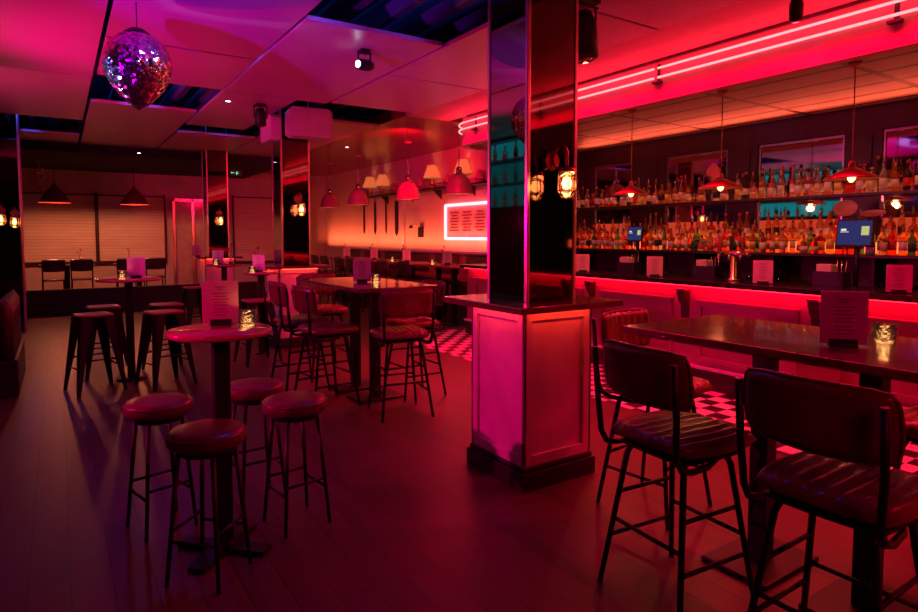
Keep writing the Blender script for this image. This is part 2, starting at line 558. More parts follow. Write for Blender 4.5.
# ------------------------------------------------------------------ high bar chairs
def make_chair(label, leather):
    t = thing('bar_chair', (0, 0, 0), 0, label, 'chair')
    s = MB()
    s.pad(.232, .245, .075, ribs=8, rib=.013, mtx=Matrix.Translation((0, .025, .70)), cr=.22)
    s.build('seat', leather, t)
    MB().pad(.20, .20, .02, mtx=Matrix.Translation((0, .01, .652))).build('seat_base', M['black'], t)
    b = MB()
    mt = Matrix.Translation((0, -.245, .965)) @ Matrix.Rotation(R(98), 4, 'X') @ Matrix.Rotation(PI, 4, 'Y') @ Matrix.Rotation(PI, 4, 'Y')
    # local z of the pad becomes -y; flip so ribs face the sitter
    mt = Matrix.Translation((0, -.238, .985)) @ Matrix.Rotation(R(-82), 4, 'X')
    b.pad(.238, .118, .055, ribs=8, rib=.012, bend=.035, mtx=mt, under=.3)
    b.build('backrest', leather, t)
    # piped edge of the backrest
    pp = MB()
    ring = []
    for k in range(48):
        a = 2 * PI * k / 48
        u, v = math.cos(a), math.sin(a)
        q = (abs(u) ** 12 + abs(v) ** 12) ** (-1 / 12)
        u, v = u * q, v * q
        ring.append(mt @ Vector((.238 * u * math.sqrt(1 - .13 * v * v), .118 * v * math.sqrt(1 - .13 * u * u), .035 * u * u)))
    pp.tube(ring, .007, 6, closed=True).build('piping', leather, t)
    for sx in (-1, 1):
        up = [(sx * .15, .06, .635), (sx * .195, -.05, .632), (sx * .208, -.16, .634), (sx * .208, -.215, .65), (sx * .208, -.245, .70), (sx * .218, -.258, .86), (sx * .218, -.279, 1.07)]
        MB().tube(up, .013, 8).build('upright', M['black'], t)
        for sy in (-1, 1):
            MB().tube([(sx * .14, sy * .12, .645), (sx * .155, sy * .14, .60), (sx * .225, sy * .225, .0)], [.0135, .0135, .0115], 8).build('leg', M['black'], t)
    def leg_at(sx, sy, z):
        k = (.60 - z) / .60
        return (sx * (.155 + .07 * k), sy * (.14 + .085 * k), z)
    for z, pairs in ((.22, (((-1, -1), (-1, 1)), ((1, -1), (1, 1)))), (.30, (((-1, 1), (1, 1)), ((-1, -1), (1, -1)))), (.42, (((-1, -1), (-1, 1)), ((1, -1), (1, 1))))):
        for a, b2 in pairs:
            MB().cyl(leg_at(*a, z), leg_at(*b2, z), .0095, n=8).build('stretcher', M['black'], t)
    return t
CH = 'tubular steel bar chairs with padded leather seats'
ch0 = make_chair('', M['leather'])
repeat(ch0, [
    (2.20, 1.645, 0, R(-90) - .08, 'ribbed leather bar chair left of near table, between pedestal and the nearest chair'),
    (2.20, .985, 0, R(-90) + .02, 'nearest bar chair, seen from behind at the lower right corner'),
    (2.84, 2.28, 0, R(180) + .12, 'bar chair at near table head with ribbed backrest beside the pedestal'),
    (3.30, 1.02, 0, R(90), 'bar chair on the bar side of near table, mostly hidden behind it'),
    (2.47, 4.72, 0, R(-10), 'bar chair with back turned at the near end of the middle table'),
    (2.90, 5.24, 0, R(90), 'bar chair on the bar side of the middle table'),
    (2.02, 5.32, 0, R(-90) + .1, 'nearer of two bar chairs on the left side of the middle table'),
    (2.0, 6.0, 0, R(-90) + .05, 'farther of two bar chairs left of middle table, against the second pedestal'),
    (2.55, 6.75, 0, R(180), 'bar chair at the far end of the middle table'),
], 'chair', CH)

# ------------------------------------------------------------------ tables
def high_table(x, y, w, l, label, cat='table'):
    t = thing('high_table', (x, y, 0), 0, label, cat)
    MB().box((0, 0, 1.082), (w, l, .036), bev=.008).build('tabletop', M['tabletop'], t)
    MB().box((0, 0, 1.058), (w - .1, l - .1, .012)).build('apron', M['skirt'], t)
    for s in (-1, 1):
        MB().box((0, s * .23, .54), (.085, .085, 1.04), bev=.006).build('post', M['black'], t)
        MB().box((0, s * .23, .012), (.46, .32, .024), bev=.008).build('base_plate', M['black'], t)
    return t
high_table(2.76, 1.36, .80, 1.50, 'glossy dark rectangular high table at right with red menu and candle')
high_table(2.51, 5.54, .78, 1.50, 'rectangular dark high table between the first two pillars')

def round_table(x, y, r, label, base='cross', h=1.1):
    t = thing('round_table', (x, y, 0), 0, label, 'table')
    MB().lathe([(0, h - .03), (r - .012, h - .03), (r, h - .024), (r, h - .006), (r - .006, h), (0, h)], n=48).build('tabletop', M['redtop'], t)
    MB().lathe([(0, h - .045), (.12, h - .045), (.12, h - .0302), (0, h - .0302)], n=24).build('mounting_plate', M['black'], t)
    MB().box((0, 0, h / 2 - .02), (.075, .075, h - .05), bev=.006).build('post', M['black'], t)
    b = MB()
    if base == 'cross':
        for k in range(2):
            mt = Matrix.Rotation(k * PI / 2 + .3, 4, 'Z')
            b.prism([(-.23, 0), (.23, 0), (.23, .022), (.05, .06), (-.05, .06), (-.23, .022)], 'y', -.045, .045) if k == 0 else b.box((0, 0, .014), (.09, .46, .028), bev=.006)
        b.box((0, 0, .03), (.13, .13, .058), bev=.01)
    else:
        b.lathe([(0, 0), (r * .46, 0), (r * .46, .012), (.05, .03), (0, .03)], n=32)
    b.build('base', M['black'], t, rz=.8 if base == 'cross' else 0)
    return t
round_table(.645, 3.11, .24, 'small round red-topped poseur table in the left foreground')
round_table(.62, 7.42, .31, 'round poseur table among the tall metal stools at far left', 'disc')
round_table(2.22, 8.15, .22, 'small round table tucked left of the second pedestal', 'disc', 1.08)
round_table(2.20, 10.2, .26, 'small round table far back between the second and farthest pillars', 'disc')

# ------------------------------------------------------------------ round padded stools
st = thing('bar_stool', (0, 0, 0), 0, '', 'stool')
MB().lathe([(0, .612), (.155, .612), (.172, .620), (.179, .642), (.177, .664), (.163, .682), (.10, .691), (0, .694)], n=40).build('seat', M['leatherd'], st)
MB().tube([(.1775 * math.cos(k * PI / 20), .1775 * math.sin(k * PI / 20), .668) for k in range(40)], .005, 6, closed=True).build('piping', M['leatherd'], st)
MB().lathe([(0, .582), (.13, .582), (.14, .6118), (0, .6118)], n=32).build('seat_ring', M['black'], st)
for sx in (-1, 1):
    for sy in (-1, 1):
        MB().cyl((sx * .09, sy * .09, .59), (sx * .135, sy * .135, 0), .012, .010, 8).build('leg', M['black'], st)
for z in (.20, .245):
    for sx in (-1, 1):
        k = .09 + .045 * (.58 - z) / .58
        a, b2 = ((sx * k, -k, z), (sx * k, k, z)) if z == .20 else ((-k, sx * k, z), (k, sx * k, z))
        MB().cyl(a, b2, .008, n=8).build('foot_rail', M['black'], st)
for ch in st.children:
    ch.scale = (.95, .95, 1.)
repeat(st, [
    (.42, 3.55, 0, .25, 'round dark leather stool, leftmost of four at the front round table'),
    (.535, 2.90, 0, PI / 4, 'round dark leather stool directly in front of the round table post'),
    (.945, 3.65, 0, .1, 'round dark leather stool behind the post of the front round table'),
    (1.04, 3.20, 0, .15, 'round leather stool with bright highlight, rightmost at the front round table'),
], 'stool', 'round padded stools at the front round table')

# tall pressed-metal stools
ms = thing('metal_stool', (0, 0, 0), 0, '', 'stool')
MB().lathe([(0, .74), (.145, .745), (.158, .752), (.160, .766), (.15, .774), (.10, .770), (0, .769)], n=32, sq=6).build('seat', M['redshade'], ms)
for k in range(4):
    a = k * PI / 2
    l = MB()
    mt = Matrix.Rotation(a, 4, 'Z')
    def q(x, y, z):
        return mt @ Vector((x, y, z))
    for (ax) in (0, 1):
        top = [(.15, .15), (.055, .15)] if ax == 0 else [(.15, .15), (.15, .055)]
        bot = [(.225, .225), (.195, .225)] if ax == 0 else [(.225, .225), (.225, .195)]
        off = Vector((0, -.008, 0)) if ax == 0 else Vector((-.008, 0, 0))
        P4 = [Vector((*top[0], .742)), Vector((*top[1], .742)), Vector((*bot[1], 0)), Vector((*bot[0], 0))]
        va = [l.b.verts.new(mt @ p) for p in P4]
        vb = [l.b.verts.new(mt @ (p + off)) for p in P4]
        for i in range(4):
            l.b.faces.new((va[i], va[(i + 1) % 4], vb[(i + 1) % 4], vb[i]))
        l.b.faces.new(va)
        l.b.faces.new(vb[::-1])
    l.build('leg', M['black'], ms)
for z in (.25, .33):
    k = .15 + .075 * (.742 - z) / .742 - .012
    for s_ in (-1, 1):
        a, b2 = ((s_ * k, -k, z), (s_ * k, k, z)) if z == .25 else ((-k, s_ * k, z), (k, s_ * k, z))
        MB().cyl(a, b2, .008, n=8).build('foot_rail', M['black'], ms)
repeat(ms, [
    (.27, 7.12, 0, .25, 'tall dark metal stool left of the far round table, nearest the booth'),
    (.40, 7.86, 0, .1, 'tall metal stool behind left of the far round table with pinkish seat'),
    (.90, 6.98, 0, .3, 'tall dark metal stool in front right of the far round table'),
    (1.02, 7.72, 0, .15, 'tall metal stool behind right of the far round table'),
    (1.75, 10.1, 0, .2, 'dark metal stool left of the small table between pillars'),
    (2.02, 7.62, 0, .1, 'dark metal stool in front of small table left of second pedestal'),
], 'stool', 'tall pressed metal stools')

# ------------------------------------------------------------------ menus, candles, vases
CAMXY = Vector((0, 0))
def make_menu():
    t = thing('menu_card', (0, 0, 0), 0, '', 'menu')
    MB().box((0, 0, .116), (.172, .006, .216), bev=.002).build('card', M['card'], t)
    MB().box((0, 0, .006), (.10, .05, .012), bev=.003).box((0, .008, .018), (.10, .006, .02)).box((0, -.008, .018), (.10, .006, .02)).build('holder', M['blackp'], t)
    p = MB()
    for z, w in ((.192, .05), (.180, .03), (.160, .085), (.145, .06), (.130, .085), (.115, .06), (.100, .07), (.080, .06), (.065, .08), (.050, .05)):
        p.box((0, -.0036, z), (w, .0012, .005))
    p.build('printed_lines', M['print'], t)
    return t
menu0 = make_menu()
def face(x, y, extra=0.):
    return math.atan2(x, -y) * 0 + math.atan2(y, x) - PI / 2 + extra
T = 1.1
repeat(menu0, [(x, y, z, face(x, y, e), l) for (x, y, z, e, l) in [
    (2.68, 1.22, T, .25, 'dark red menu card standing on the near right table'),
    (.68, 3.25, T, 0., 'red menu card standing on the front round table'),
    (2.47, 5.50, T, .1, 'pink menu card standing on the middle high table'),
    (.69, 7.36, T, 0., 'magenta menu card on the far left round table before the blinds'),
    (2.18, 8.10, 1.08, -.5, 'red menu card on small table left of second pillar'),
    (2.12, 10.25, T, .1, 'red menu card on the small table between the far pillars'),
    (5.50, 4.46, T, .2, 'pink menu card on the bar top below the second mirror'),
    (5.50, 3.22, T, .2, 'pink menu card on the bar top, right of the beer taps'),
    (5.47, 5.54, T, .2, 'pink menu card on the bar top just right of near pillar'),
    (5.52, 2.12, T, .2, 'dark pink menu card on the bar top at the right edge'),
    (5.72, 9.12, 1.05, .4, 'pink menu card on the high dining table nearest the neon sign'),
    (5.72, 10.62, 1.05, .4, 'pink menu card on the second dining table from the neon sign'),
    (5.72, 12.1, 1.05, .4, 'pink menu card on the third dining table from the neon sign'),
    (5.72, 13.6, 1.05, .4, 'pink menu card on the farthest high dining table'),
    (2.30, 13.0, 1.14, .1, 'bright red menu card on the farthest pedestal ledge'),
]], 'menu', 'menu cards standing on tables and bar')

def make_candle():
    t = thing('candle_glass', (0, 0, 0), 0, '', 'candle')
    MB().lathe([(0, 0), (.040, 0), (.043, .004), (.048, .078), (.044, .078), (.039, .012), (0, .010)], n=24).build('glass', M['cutglass'], t)
    MB().lathe([(0, .0105), (.02, .0105), (.02, .026), (0, .026)], n=16).build('wax', M['wax'], t)
    MB().lathe([(0, .0265), (.005, .031), (.006, .037), (.003, .046), (0, .054)], n=10).build('flame', M['flame'], t)
    return t
cg0 = make_candle()
cspots = [
    (2.95, 1.18, T, 0, 'lit candle in a cut glass beside the menu on near table'),
    (.79, 3.16, T, 0, 'lit candle in a glass on the front round table'),
    (2.60, 5.46, T, 0, 'lit candle glass beside the menu on the middle table'),
    (.55, 7.30, T, 0, 'lit candle left of the menu on the far round table'),
    (2.08, 8.04, 1.08, 0, 'lit candle on the small table left of second pillar'),
    (2.06, 10.12, T, 0, 'lit candle on the small table between far pillars'),
    (5.60, 9.42, 1.05, 0, 'lit candle on the dining table nearest the neon sign'),
    (5.60, 11.0, 1.05, 0, 'lit candle on the second dining table from the neon sign'),
    (.50, 15.35, .95, 0, 'lit candle on the left table before the blinds'),
    (1.82, 15.35, .95, 0, 'lit candle on the right table before the blinds'),
]
repeat(cg0, cspots, 'candle', 'tealights in glasses')
for (x, y, z, _, _l) in cspots:
    light('POINT', (x, y, z + .06), (1., .21, .06), 0.2, .015, name='candle_light')

def make_vase():
    t = thing('bud_vase', (0, 0, 0), 0, '', 'vase')
    MB().lathe([(0, 0), (.03, 0), (.036, .03), (.03, .07), (.012, .11), (.013, .14), (.009, .14), (.008, .11), (0, .02)], n=18).build('vase', M['chrome'], t)
    s = MB().tube([(0, 0, .08), (.005, 0, .2), (.02, 0, .30)], .003, 6).tube([(0, 0, .08), (-.015, .0, .18), (-.03, .01, .24)], .003, 6)
    s.build('stem', M['stem'], t)
    for (x, y, z, r) in ((.02, 0, .31, .022), (-.03, .01, .25, .02)):
        MB().lathe([(0, -r * .7), (r * .8, -r * .4), (r, 0), (r * .8, r * .5), (r * .3, r * .8), (0, r * .5)], (x, y, z), 10).build('bloom', M['rose'], t)
    return t
repeat(make_vase(), [
    (5.75, 9.30, 1.05, .3, 'bud vase with dried flowers beside the menu nearest the neon sign'),
    (5.75, 10.82, 1.05, .9, 'bud vase with flowers on second dining table from the neon sign'),
    (5.75, 12.3, 1.05, .2, 'bud vase with flowers on third dining table from the neon sign'),
    (5.75, 13.8, 1.05, .6, 'bud vase with flowers on the farthest dining table'),
    (.38, 15.3, .95, .4, 'bud vase with dark flowers on left table before the blinds'),
    (1.30, 15.3, .95, 2., 'bud vase with dark flowers on right table before the blinds'),
    (2.20, 8.26, 1.08, .2, 'bud vase with dark flowers on table left of second pillar'),
    (2.33, 10.3, T, .2, 'bud vase with dark flowers between the far pillars'),
], 'vase', 'bud vases with dried flowers')

# ------------------------------------------------------------------ bar counter
bar = thing('bar_counter', (5.35, 0, 0), 0, 'long bar with black top and red-lit panelled front along the right side', 'bar counter')
Y0, Y1 = -2.6, 8.1
yc, yl = (Y0 + Y1) / 2, Y1 - Y0
MB().box((.31, yc, 1.075), (.66, yl + .06, .05), bev=.008).build('worktop', M['bartop'], bar)
MB().box((.36, yc, .63), (.5, yl, .82)).build('carcass', M['barfront'], bar)
MB().box((.34, yc, .11), (.52, yl + .02, .22), bev=.006).build('kick_base', M['barwood'], bar)
MB().box((.085, yc, .215), (.06, yl + .04, .03), bev=.005).build('base_moulding', M['white'], bar)
MB().box((.06, yc, 1.044), (.02, yl, .010)).build('light_strip', M['led'], bar)
k = 0
y = 7.35
while y > -2.:
    f = MB()
    frame_face(f, 1.02, .60, .045, .028, Matrix.Translation((.11, y, .28)) @ Matrix.Rotation(-PI / 2, 4, 'Z'))
    f.box((.075, y, .892), (.075, 1.04, .022), bev=.004)
    f.build('front_panel', M['barfront'], bar)
    MB().box((.055, y - .665, 1.0), (.10, .11, .02), bev=.004).build('corbel_cap', M['barfront'], bar)
    MB().prism([(.11, .70), (.11, .989), (.02, .989), (.02, .95), (.04, .92), (.05, .88), (.09, .84), (.10, .70)], 'y', y - .71, y - .62).build('corbel', M['barwood'], bar)
    y -= 1.33
# red end face of the bar, lit beneath the lip
MB().box((.31, Y1 + .012, 1.044), (.5, .012, .010)).build('end_light_strip', M['led'], bar)

# ------------------------------------------------------------------ back bar
bb = thing('back_bar', (6.6, 0, 0), 0, 'dark timber back bar with open cubbies and stepped bottle shelves behind the counter', 'shelving')
by0, by1 = -1.6, 8.0
byc, byl = (by0 + by1) / 2, by1 - by0
MB().box((.34, byc, .46), (.68, byl, .92)).build('cabinet', M['barwood'], bb)
MB().box((.33, byc, .94), (.70, byl, .04), bev=.004).build('counter', M['bartop'], bb)
MB().box((.42, byc, 1.345), (.52, byl, .03), bev=.003).build('bottle_shelf', M['barwood'], bb)
MB().box((.54, byc, 1.43), (.27, byl, .14)).build('riser', M['barwood'], bb)
MB().box((.403, byc, 1.43), (.006, byl, .12)).build('riser_light', M['amberglow'], bb)
MB().box((.54, byc, 1.5001), (.22, byl, .0006)).build('riser_top_light', M['amberglow'], bb)
MB().box((.54, byc, 1.985), (.26, byl, .03), bev=.003).build('upper_shelf', M['barwood'], bb)
MB().box((.672, byc, 1.62), (.006, byl, .24)).build('splashback', M['splash'], bb)
MB().box((.56, byc, 2.0003), (.2, byl, .0006)).build('upper_shelf_fill', M['shelf_fill'], bb)  # glowing sheet added to brighten the upper bottles, not a shelf fitting
y = by0 + .3
while y < by1:
    MB().box((.5, y, 1.145), (.36, .04, .37)).build('divider', M['barwood'], bb)
    y += 1.05
MB().box((.675, byc, 2.79), (.05, byl, .24)).build('cornice', M['barwood'], bb)
PIL = [(8.0, 7.12), (6.32, 5.72), (4.75, 4.35), (3.35, 2.99), (1.7, 1.3)]
for a, b2 in PIL:
    MB().box((.665, (a + b2) / 2, 2.02), (.07, a - b2, 1.3)).build('pilaster', M['barwood'], bb)
    MB().box((.625, (a + b2) / 2, 2.34), (.02, (a - b2) * .55, .55), bev=.006).build('pilaster_panel', M['barwood'], bb)
MIR = [(7.12, 6.32, 'leftmost'), (5.72, 4.75, 'second from left'), (4.35, 3.35, 'third from left'), (2.99, 1.7, 'rightmost')]
for a, b2, w in MIR:
    t = thing('bar_mirror', (XR - .02, (a + b2) / 2, 1.5), 0, 'framed wall mirror behind the bottles, ' + w + ' of four', 'mirror', 'mirrors behind the bar')
    MB().box((.0, 0, .58), (.012, a - b2 - .04, 1.14)).build('mirror_glass', M['barmirror'], t)
    f = MB()
    for s in (-1, 1):
        f.box((-.012, s * ((a - b2) / 2 - .015), .58), (.02, .03, 1.16))
        f.box((-.012, 0, .58 + s * .567), (.02, a - b2 - .06, .028))
    f.build('frame', M['chrome'], t)

# bottles ------------------------------------------------------------
GL = {}
for n_, c_ in dict(amber=(.85, .33, .05), clear=(.95, .88, .82), red=(.85, .05, .04), orange=(.95, .30, .06), green=(.12, .5, .10),
                   golden=(.95, .62, .16), dark=(.05, .03, .025), pink=(.95, .35, .38)).items():
    GL[n_] = mat(n_ + '_bottle_glass', c_, .12, trans=.75 if n_ != 'dark' else .2, col2=tuple(v * .9 for v in c_), scale=3.)
LB = {n_: mat(n_ + '_paper_label', c_, .6) for n_, c_ in dict(white=(.85, .8, .75), cream=(.85, .7, .45), black=(.03, .03, .03), red=(.7, .04, .04), yellow=(.9, .72, .12), green=(.1, .45, .12)).items()}
CAPM = dict(black=M['blackp'], silver=M['chrome'], gold=M['brass'], red=mat('red_cap', (.6, .03, .03), .4))
SHAPES = {
    'round': ([(0, 0), (.036, 0), (.038, .006), (.038, .17), (.034, .195), (.018, .225), (.0135, .24), (.0135, .285), (.015, .287), (.015, .295), (0, .295)], None, (.0386, .05, .14), .295),
    'square': ([(0, 0), (.037, 0), (.039, .006), (.039, .155), (.034, .175), (.016, .19), (.0145, .20), (.0145, .235), (0, .235)], 5., (.0396, .04, .125), .235),
    'slim': ([(0, 0), (.030, 0), (.032, .006), (.031, .16), (.026, .20), (.015, .245), (.012, .27), (.012, .315), (.014, .317), (.014, .325), (0, .325)], None, (.0326, .06, .14), .325),
    'squat': ([(0, 0), (.046, 0), (.050, .01), (.048, .10), (.040, .13), (.018, .155), (.015, .17), (.015, .20), (0, .20)], None, (.0508, .03, .085), .20),
    'flared': ([(0, 0), (.030, 0), (.032, .006), (.040, .15), (.040, .175), (.030, .20), (.016, .215), (.0145, .23), (.0145, .27), (0, .27)], None, (.0395, .06, .13), .27),
}
SN = {}
for sname, (prof, sq, lab, top) in SHAPES.items():
    SN[sname] = (lambda p=prof, s_=sq: MB().lathe(p, n=16, sq=s_))
    # label profile sits just outside the glass
def bottle_proto(sname, gl, lb, cap):
    prof, sq, (lr, z0, z1), top = SHAPES[sname]
    t = MB().lathe(prof, n=16, sq=sq).build('bottle', GL[gl])
    if sname == 'flared':
        lp = [(.0345 + .0, z0), (.0395, z1)]
        lp = [(.0320 + .008 * z0 / .15 + .001, z0), (.0320 + .008 * z1 / .15 + .001, z1)]
    elif sname == 'squat':
        lp = [(.0502, z0), (.0490, z1)]
    elif sname == 'slim':
        lp = [(.0326, z0), (.0322, z1)]
    else:
        lp = [(lr, z0), (lr, z1)]
    n = 16
    MB().lathe([(lp[0][0] - .002, lp[0][1]), lp[0], lp[1], (lp[1][0] - .002, lp[1][1])], n=16, sq=sq).build('label', LB[lb], t)
    c = MB()
    if cap == 'silver':
        c.lathe([(0, 0), (.011, 0), (.010, .02), (.004, .03), (.003, .06), (0, .06)], (0, 0, top), 10).build('pourer', CAPM[cap], t)
    else:
        c.lathe([(0, 0), (.0165, 0), (.0165, .026), (.015, .029), (0, .029)], (0, 0, top), 12).build('cap', CAPM[cap], t)
    return t
ORD = ['first', 'second', 'third', 'fourth', 'fifth', 'sixth', 'seventh', 'eighth', 'ninth', 'tenth', 'eleventh', 'twelfth', 'thirteenth',
       'fourteenth', 'fifteenth', 'sixteenth', 'seventeenth', 'eighteenth', 'nineteenth', 'twentieth']
protos = {}
rnd = random.Random(5)
BAYS = [(7.35, 6.02, 'leftmost bay'), (6.02, 4.55, 'second bay'), (4.55, 3.17, 'third bay'), (3.17, 2.05, 'rightmost bay')]
rows = [('upper shelf rear row', 7.195, 2.0005, .125, ['clear', 'dark', 'amber', 'orange', 'pink', 'red'], .8, 1.04),
        ('upper shelf front row', 7.085, 2.0005, .105, ['clear', 'clear', 'dark', 'amber', 'golden', 'pink', 'red'], .88, .96),
        ('riser row', 7.14, 1.5005, .088, ['amber', 'orange', 'red', 'clear', 'golden', 'orange', 'pink'], .96, 1.04),
        ('lower shelf rear row', 6.945, 1.3605, .095, ['red', 'orange', 'golden', 'green', 'clear', 'amber', 'red'], .94, .98),
        ('lower shelf front row', 6.835, 1.3605, .115, ['red', 'clear', 'golden', 'green', 'clear', 'amber', 'pink'], .82, .90)]
for rname, bx, bz, step, cols, fill, sc in rows:
    for (ya, yb, bay) in BAYS:
        y = ya - .05
        i = 0
        prev = 0.
        while y > yb + .02:
            if rnd.random() < fill:
                sh = rnd.choice(list(SHAPES))
                gl = rnd.choice(cols)
                lb = rnd.choice(['white', 'white', 'cream', 'black', 'red', 'yellow'] + (['green'] if gl == 'green' else []))
                cap = rnd.choice(['black', 'silver', 'silver', 'gold', 'red'])
                key = (sh, gl, lb, cap)
                if key not in protos:
                    o = protos[key] = bottle_proto(*key)
                else:
                    o = copy_tree(protos[key])
                s_ = sc * rnd.uniform(.94, 1.06)
                rad = {'squat': .053, 'square': .048}.get(sh, .042) * s_
                if i:
                    y = min(y, prev - rad)
                prev = y - rad - .004
                o.scale = (s_, s_, s_)
                o.location = (bx + rnd.uniform(-.006, .006), y, bz)
                o.rotation_euler = (0, 0, rnd.uniform(-.4, .4) if sh == 'square' else rnd.uniform(0, 6.28))
                tag(o, '%s %s bottle, %s label, %s from left on the %s, %s' % (gl, sh, lb, ORD[i], rname, bay), 'bottle', 'bottles in the ' + rname + ' behind the bar')
                i += 1
            y -= step * (1.12 if 'squat' in SHAPES and rnd.random() < .15 else 1.)

# glassware in the cubbies
gl0 = MB().lathe([(0, 0), (.03, 0), (.032, .004), (.036, .12), (.033, .12), (.029, .01), (0, .008)], n=16).build('tumbler', M['glass'])
spots = []
for bi, (ya, yb, bay) in enumerate(BAYS):
    for j in range(5):
        spots.append((6.78 + .02 * (j % 2), ya - .42 - j * .085, .9605, 0, 'clear tumbler, %s from left in the cubby row below the %s' % (ORD[j], bay)))
repeat(gl0, spots, 'glass', 'tumblers below the bottle shelf')

# points of sale
def pos(x, y, label, s=1.):
    t = thing('till_screen', (x, y, .9605), R(-90), label, 'screen')
    MB().box((0, .0, .012), (.20, .20, .024), bev=.006).tube([(0, .03, .02), (0, .05, .3), (0, .03, .58)], .025, 10).build('stand', M['blackp'], t)
    mt = Matrix.Translation((0, -.01, .62)) @ Matrix.Rotation(R(-8), 4, 'X')
    MB().box((0, 0, 0), (.34 * s, .03, .28 * s), bev=.006, mtx=mt).build('case', M['blackp'], t)
    MB().box((0, -.0165, .0), (.31 * s, .003, .24 * s), mtx=mt).build('display', M['screen'], t)
    MB().box((-.10 * s, -.0186, .03), (.05 * s, .002, .022 * s), mtx=mt).box((-.09 * s, -.0186, .008), (.08 * s, .002, .006), mtx=mt).build('display_logo', M['screenw'], t)
    MB().box((.10 * s, -.0186, .02 * s), (.07 * s, .002, .09 * s), mtx=mt).build('display_tile', M['screeny'], t)
    return t
pos(6.72, 5.78, 'smaller blue till screen on a stand between the first two mirrors', .75)
pos(6.72, 2.98, 'larger blue till screen on a stand near the right edge', 1.)

# bar caddies with napkins
def caddy(x, y, label):
    t = thing('bar_caddy', (x, y, 1.1005), R(-90), label, 'caddy', 'black napkin caddies on the bar')
    c = MB().box((0, 0, .006), (.26, .15, .012)).box((0, -.072, .065), (.26, .008, .13), bev=.002).box((0, .072, .065), (.26, .008, .13), bev=.002)
    c.box((-.127, 0, .065), (.008, .14, .13)).box((.127, 0, .065), (.008, .14, .13)).box((.03, 0, .06), (.006, .13, .11))
    c.build('tray', M['blackp'], t)
    MB().box((-.045, 0, .104), (.13, .11, .18), bev=.006).build('napkin_stack', M['linen'], t)
    for k in range(3):
        MB().cyl((.055 + k * .022, -.02 + .02 * k, .015), (.06 + k * .025, -.03 + .03 * k, .23), .004, n=6).build('straw', M['chrome'], t)
    return t
caddy(5.80, 5.08, 'black caddy of pale napkins on the bar below the smaller till')
caddy(5.82, 4.02, 'black caddy of pale napkins on the bar left of the beer taps')
caddy(5.85, 2.78, 'black caddy of pale napkins on the bar below the larger till')

# beer taps
tp = thing('beer_tap', (5.72, 3.66, 1.1005), R(-90), 'dark beer tap tower with three tall handles on the bar', 'beer tap')
MB().lathe([(0, 0), (.06, 0), (.06, .012), (.035, .02), (.03, .26), (.0, .26)], n=20).build('column', M['chrome'], tp)
MB().tube([(-.17, 0, .27), (.17, 0, .27)], .032, 12).build('crossbar', M['chrome'], tp)
for k in (-1, 0, 1):
    f = MB().tube([(k * .12, -.03, .27), (k * .12, -.07, .265), (k * .12, -.085, .24), (k * .12, -.088, .20)], .010, 8).build('faucet', M['chrome'], tp)
    MB().lathe([(0, 0), (.010, .0), (.012, .03), (.019, .10), (.020, .14), (.012, .16), (0, .162)], (k * .12, -.045, .295), 12).build('handle', M['redshade'] if k else M['blackp'], tp)

# pendants over the bar
def bar_pendant(x, y, label):
    t = thing('bar_pendant', (x, y, 2.94), 0, label, 'pendant lamp', 'wide cone pendants over the bar')
    MB().lathe([(0, 0), (.05, 0), (.05, -.02), (.02, -.035), (0, -.035)], n=20).build('ceiling_rose', M['copper'], t)
    zb = -.93
    MB().cyl((0, 0, -.03), (0, 0, zb + .14), .005, n=8).build('cord', M['brass'], t)
    MB().lathe([(0, .15), (.018, .15), (.025, .13), (.025, .09), (.0, .09)], (0, 0, zb), 16).build('socket', M['brass'], t)
    MB().lathe([(.02, .10), (.05, .085), (.195, .012), (.2, .0), (.193, .004), (.05, .076), (.02, .09)], (0, 0, zb), 40).build('shade', M['copper'], t)
    MB().lathe([(0, .085), (.012, .08), (.03, .03), (.028, -.0), (.012, -.022), (0, -.026)], (0, 0, zb), 16).build('bulb', M['bulb'], t)
    light('POINT', (x, y, 2.94 + zb - .06), (1., .20, .07), 10, .04, name='bar_pendant_light')
    return t
bar_pendant(5.36, 4.69, 'leftmost of three wide cone pendants over the bar')
bar_pendant(5.38, 3.60, 'middle of three wide cone pendants over the bar')
bar_pendant(5.40, 2.44, 'rightmost, largest looking of three wide cone pendants over the bar')

M['traymat'] = mat('dull_red_tray', (.42, .16, .17), .4)
# paper plaque and round trays by the till
t = MB().prism([(-.10, 0), (-.09, .035), (-.03, .10), (.0, .115), (.03, .10), (.09, .035), (.10, 0), (.085, -.04), (.02, -.125), (-.02, -.125), (-.085, -.04)], 'x', 0, .012).build('wall_plaque', mat('pink_plaque', (.75, .18, .22), .5), None, (7.20, 4.93, 2.39))
tag(t, 'pink rounded diamond plaque hanging at the right of the second mirror', 'plaque')
for i, (dy, z, tl, lab) in enumerate(((.06, 1.83, .3, 'dull red round tray standing upright behind the larger till, left one'), (-.20, 1.77, .9, 'dull red round tray tipped above the larger till, right one'))):
    o = MB().lathe([(0, 0), (.10, 0), (.108, .012), (.103, .012), (.098, .004), (0, .004)], n=32).build('round_tray', M['traymat'], None, (6.80, 3.06 + dy, z))
    o.rotation_euler = (0, R(-70) + tl, .3)
    tag(o, lab, 'tray', 'round trays by the till')

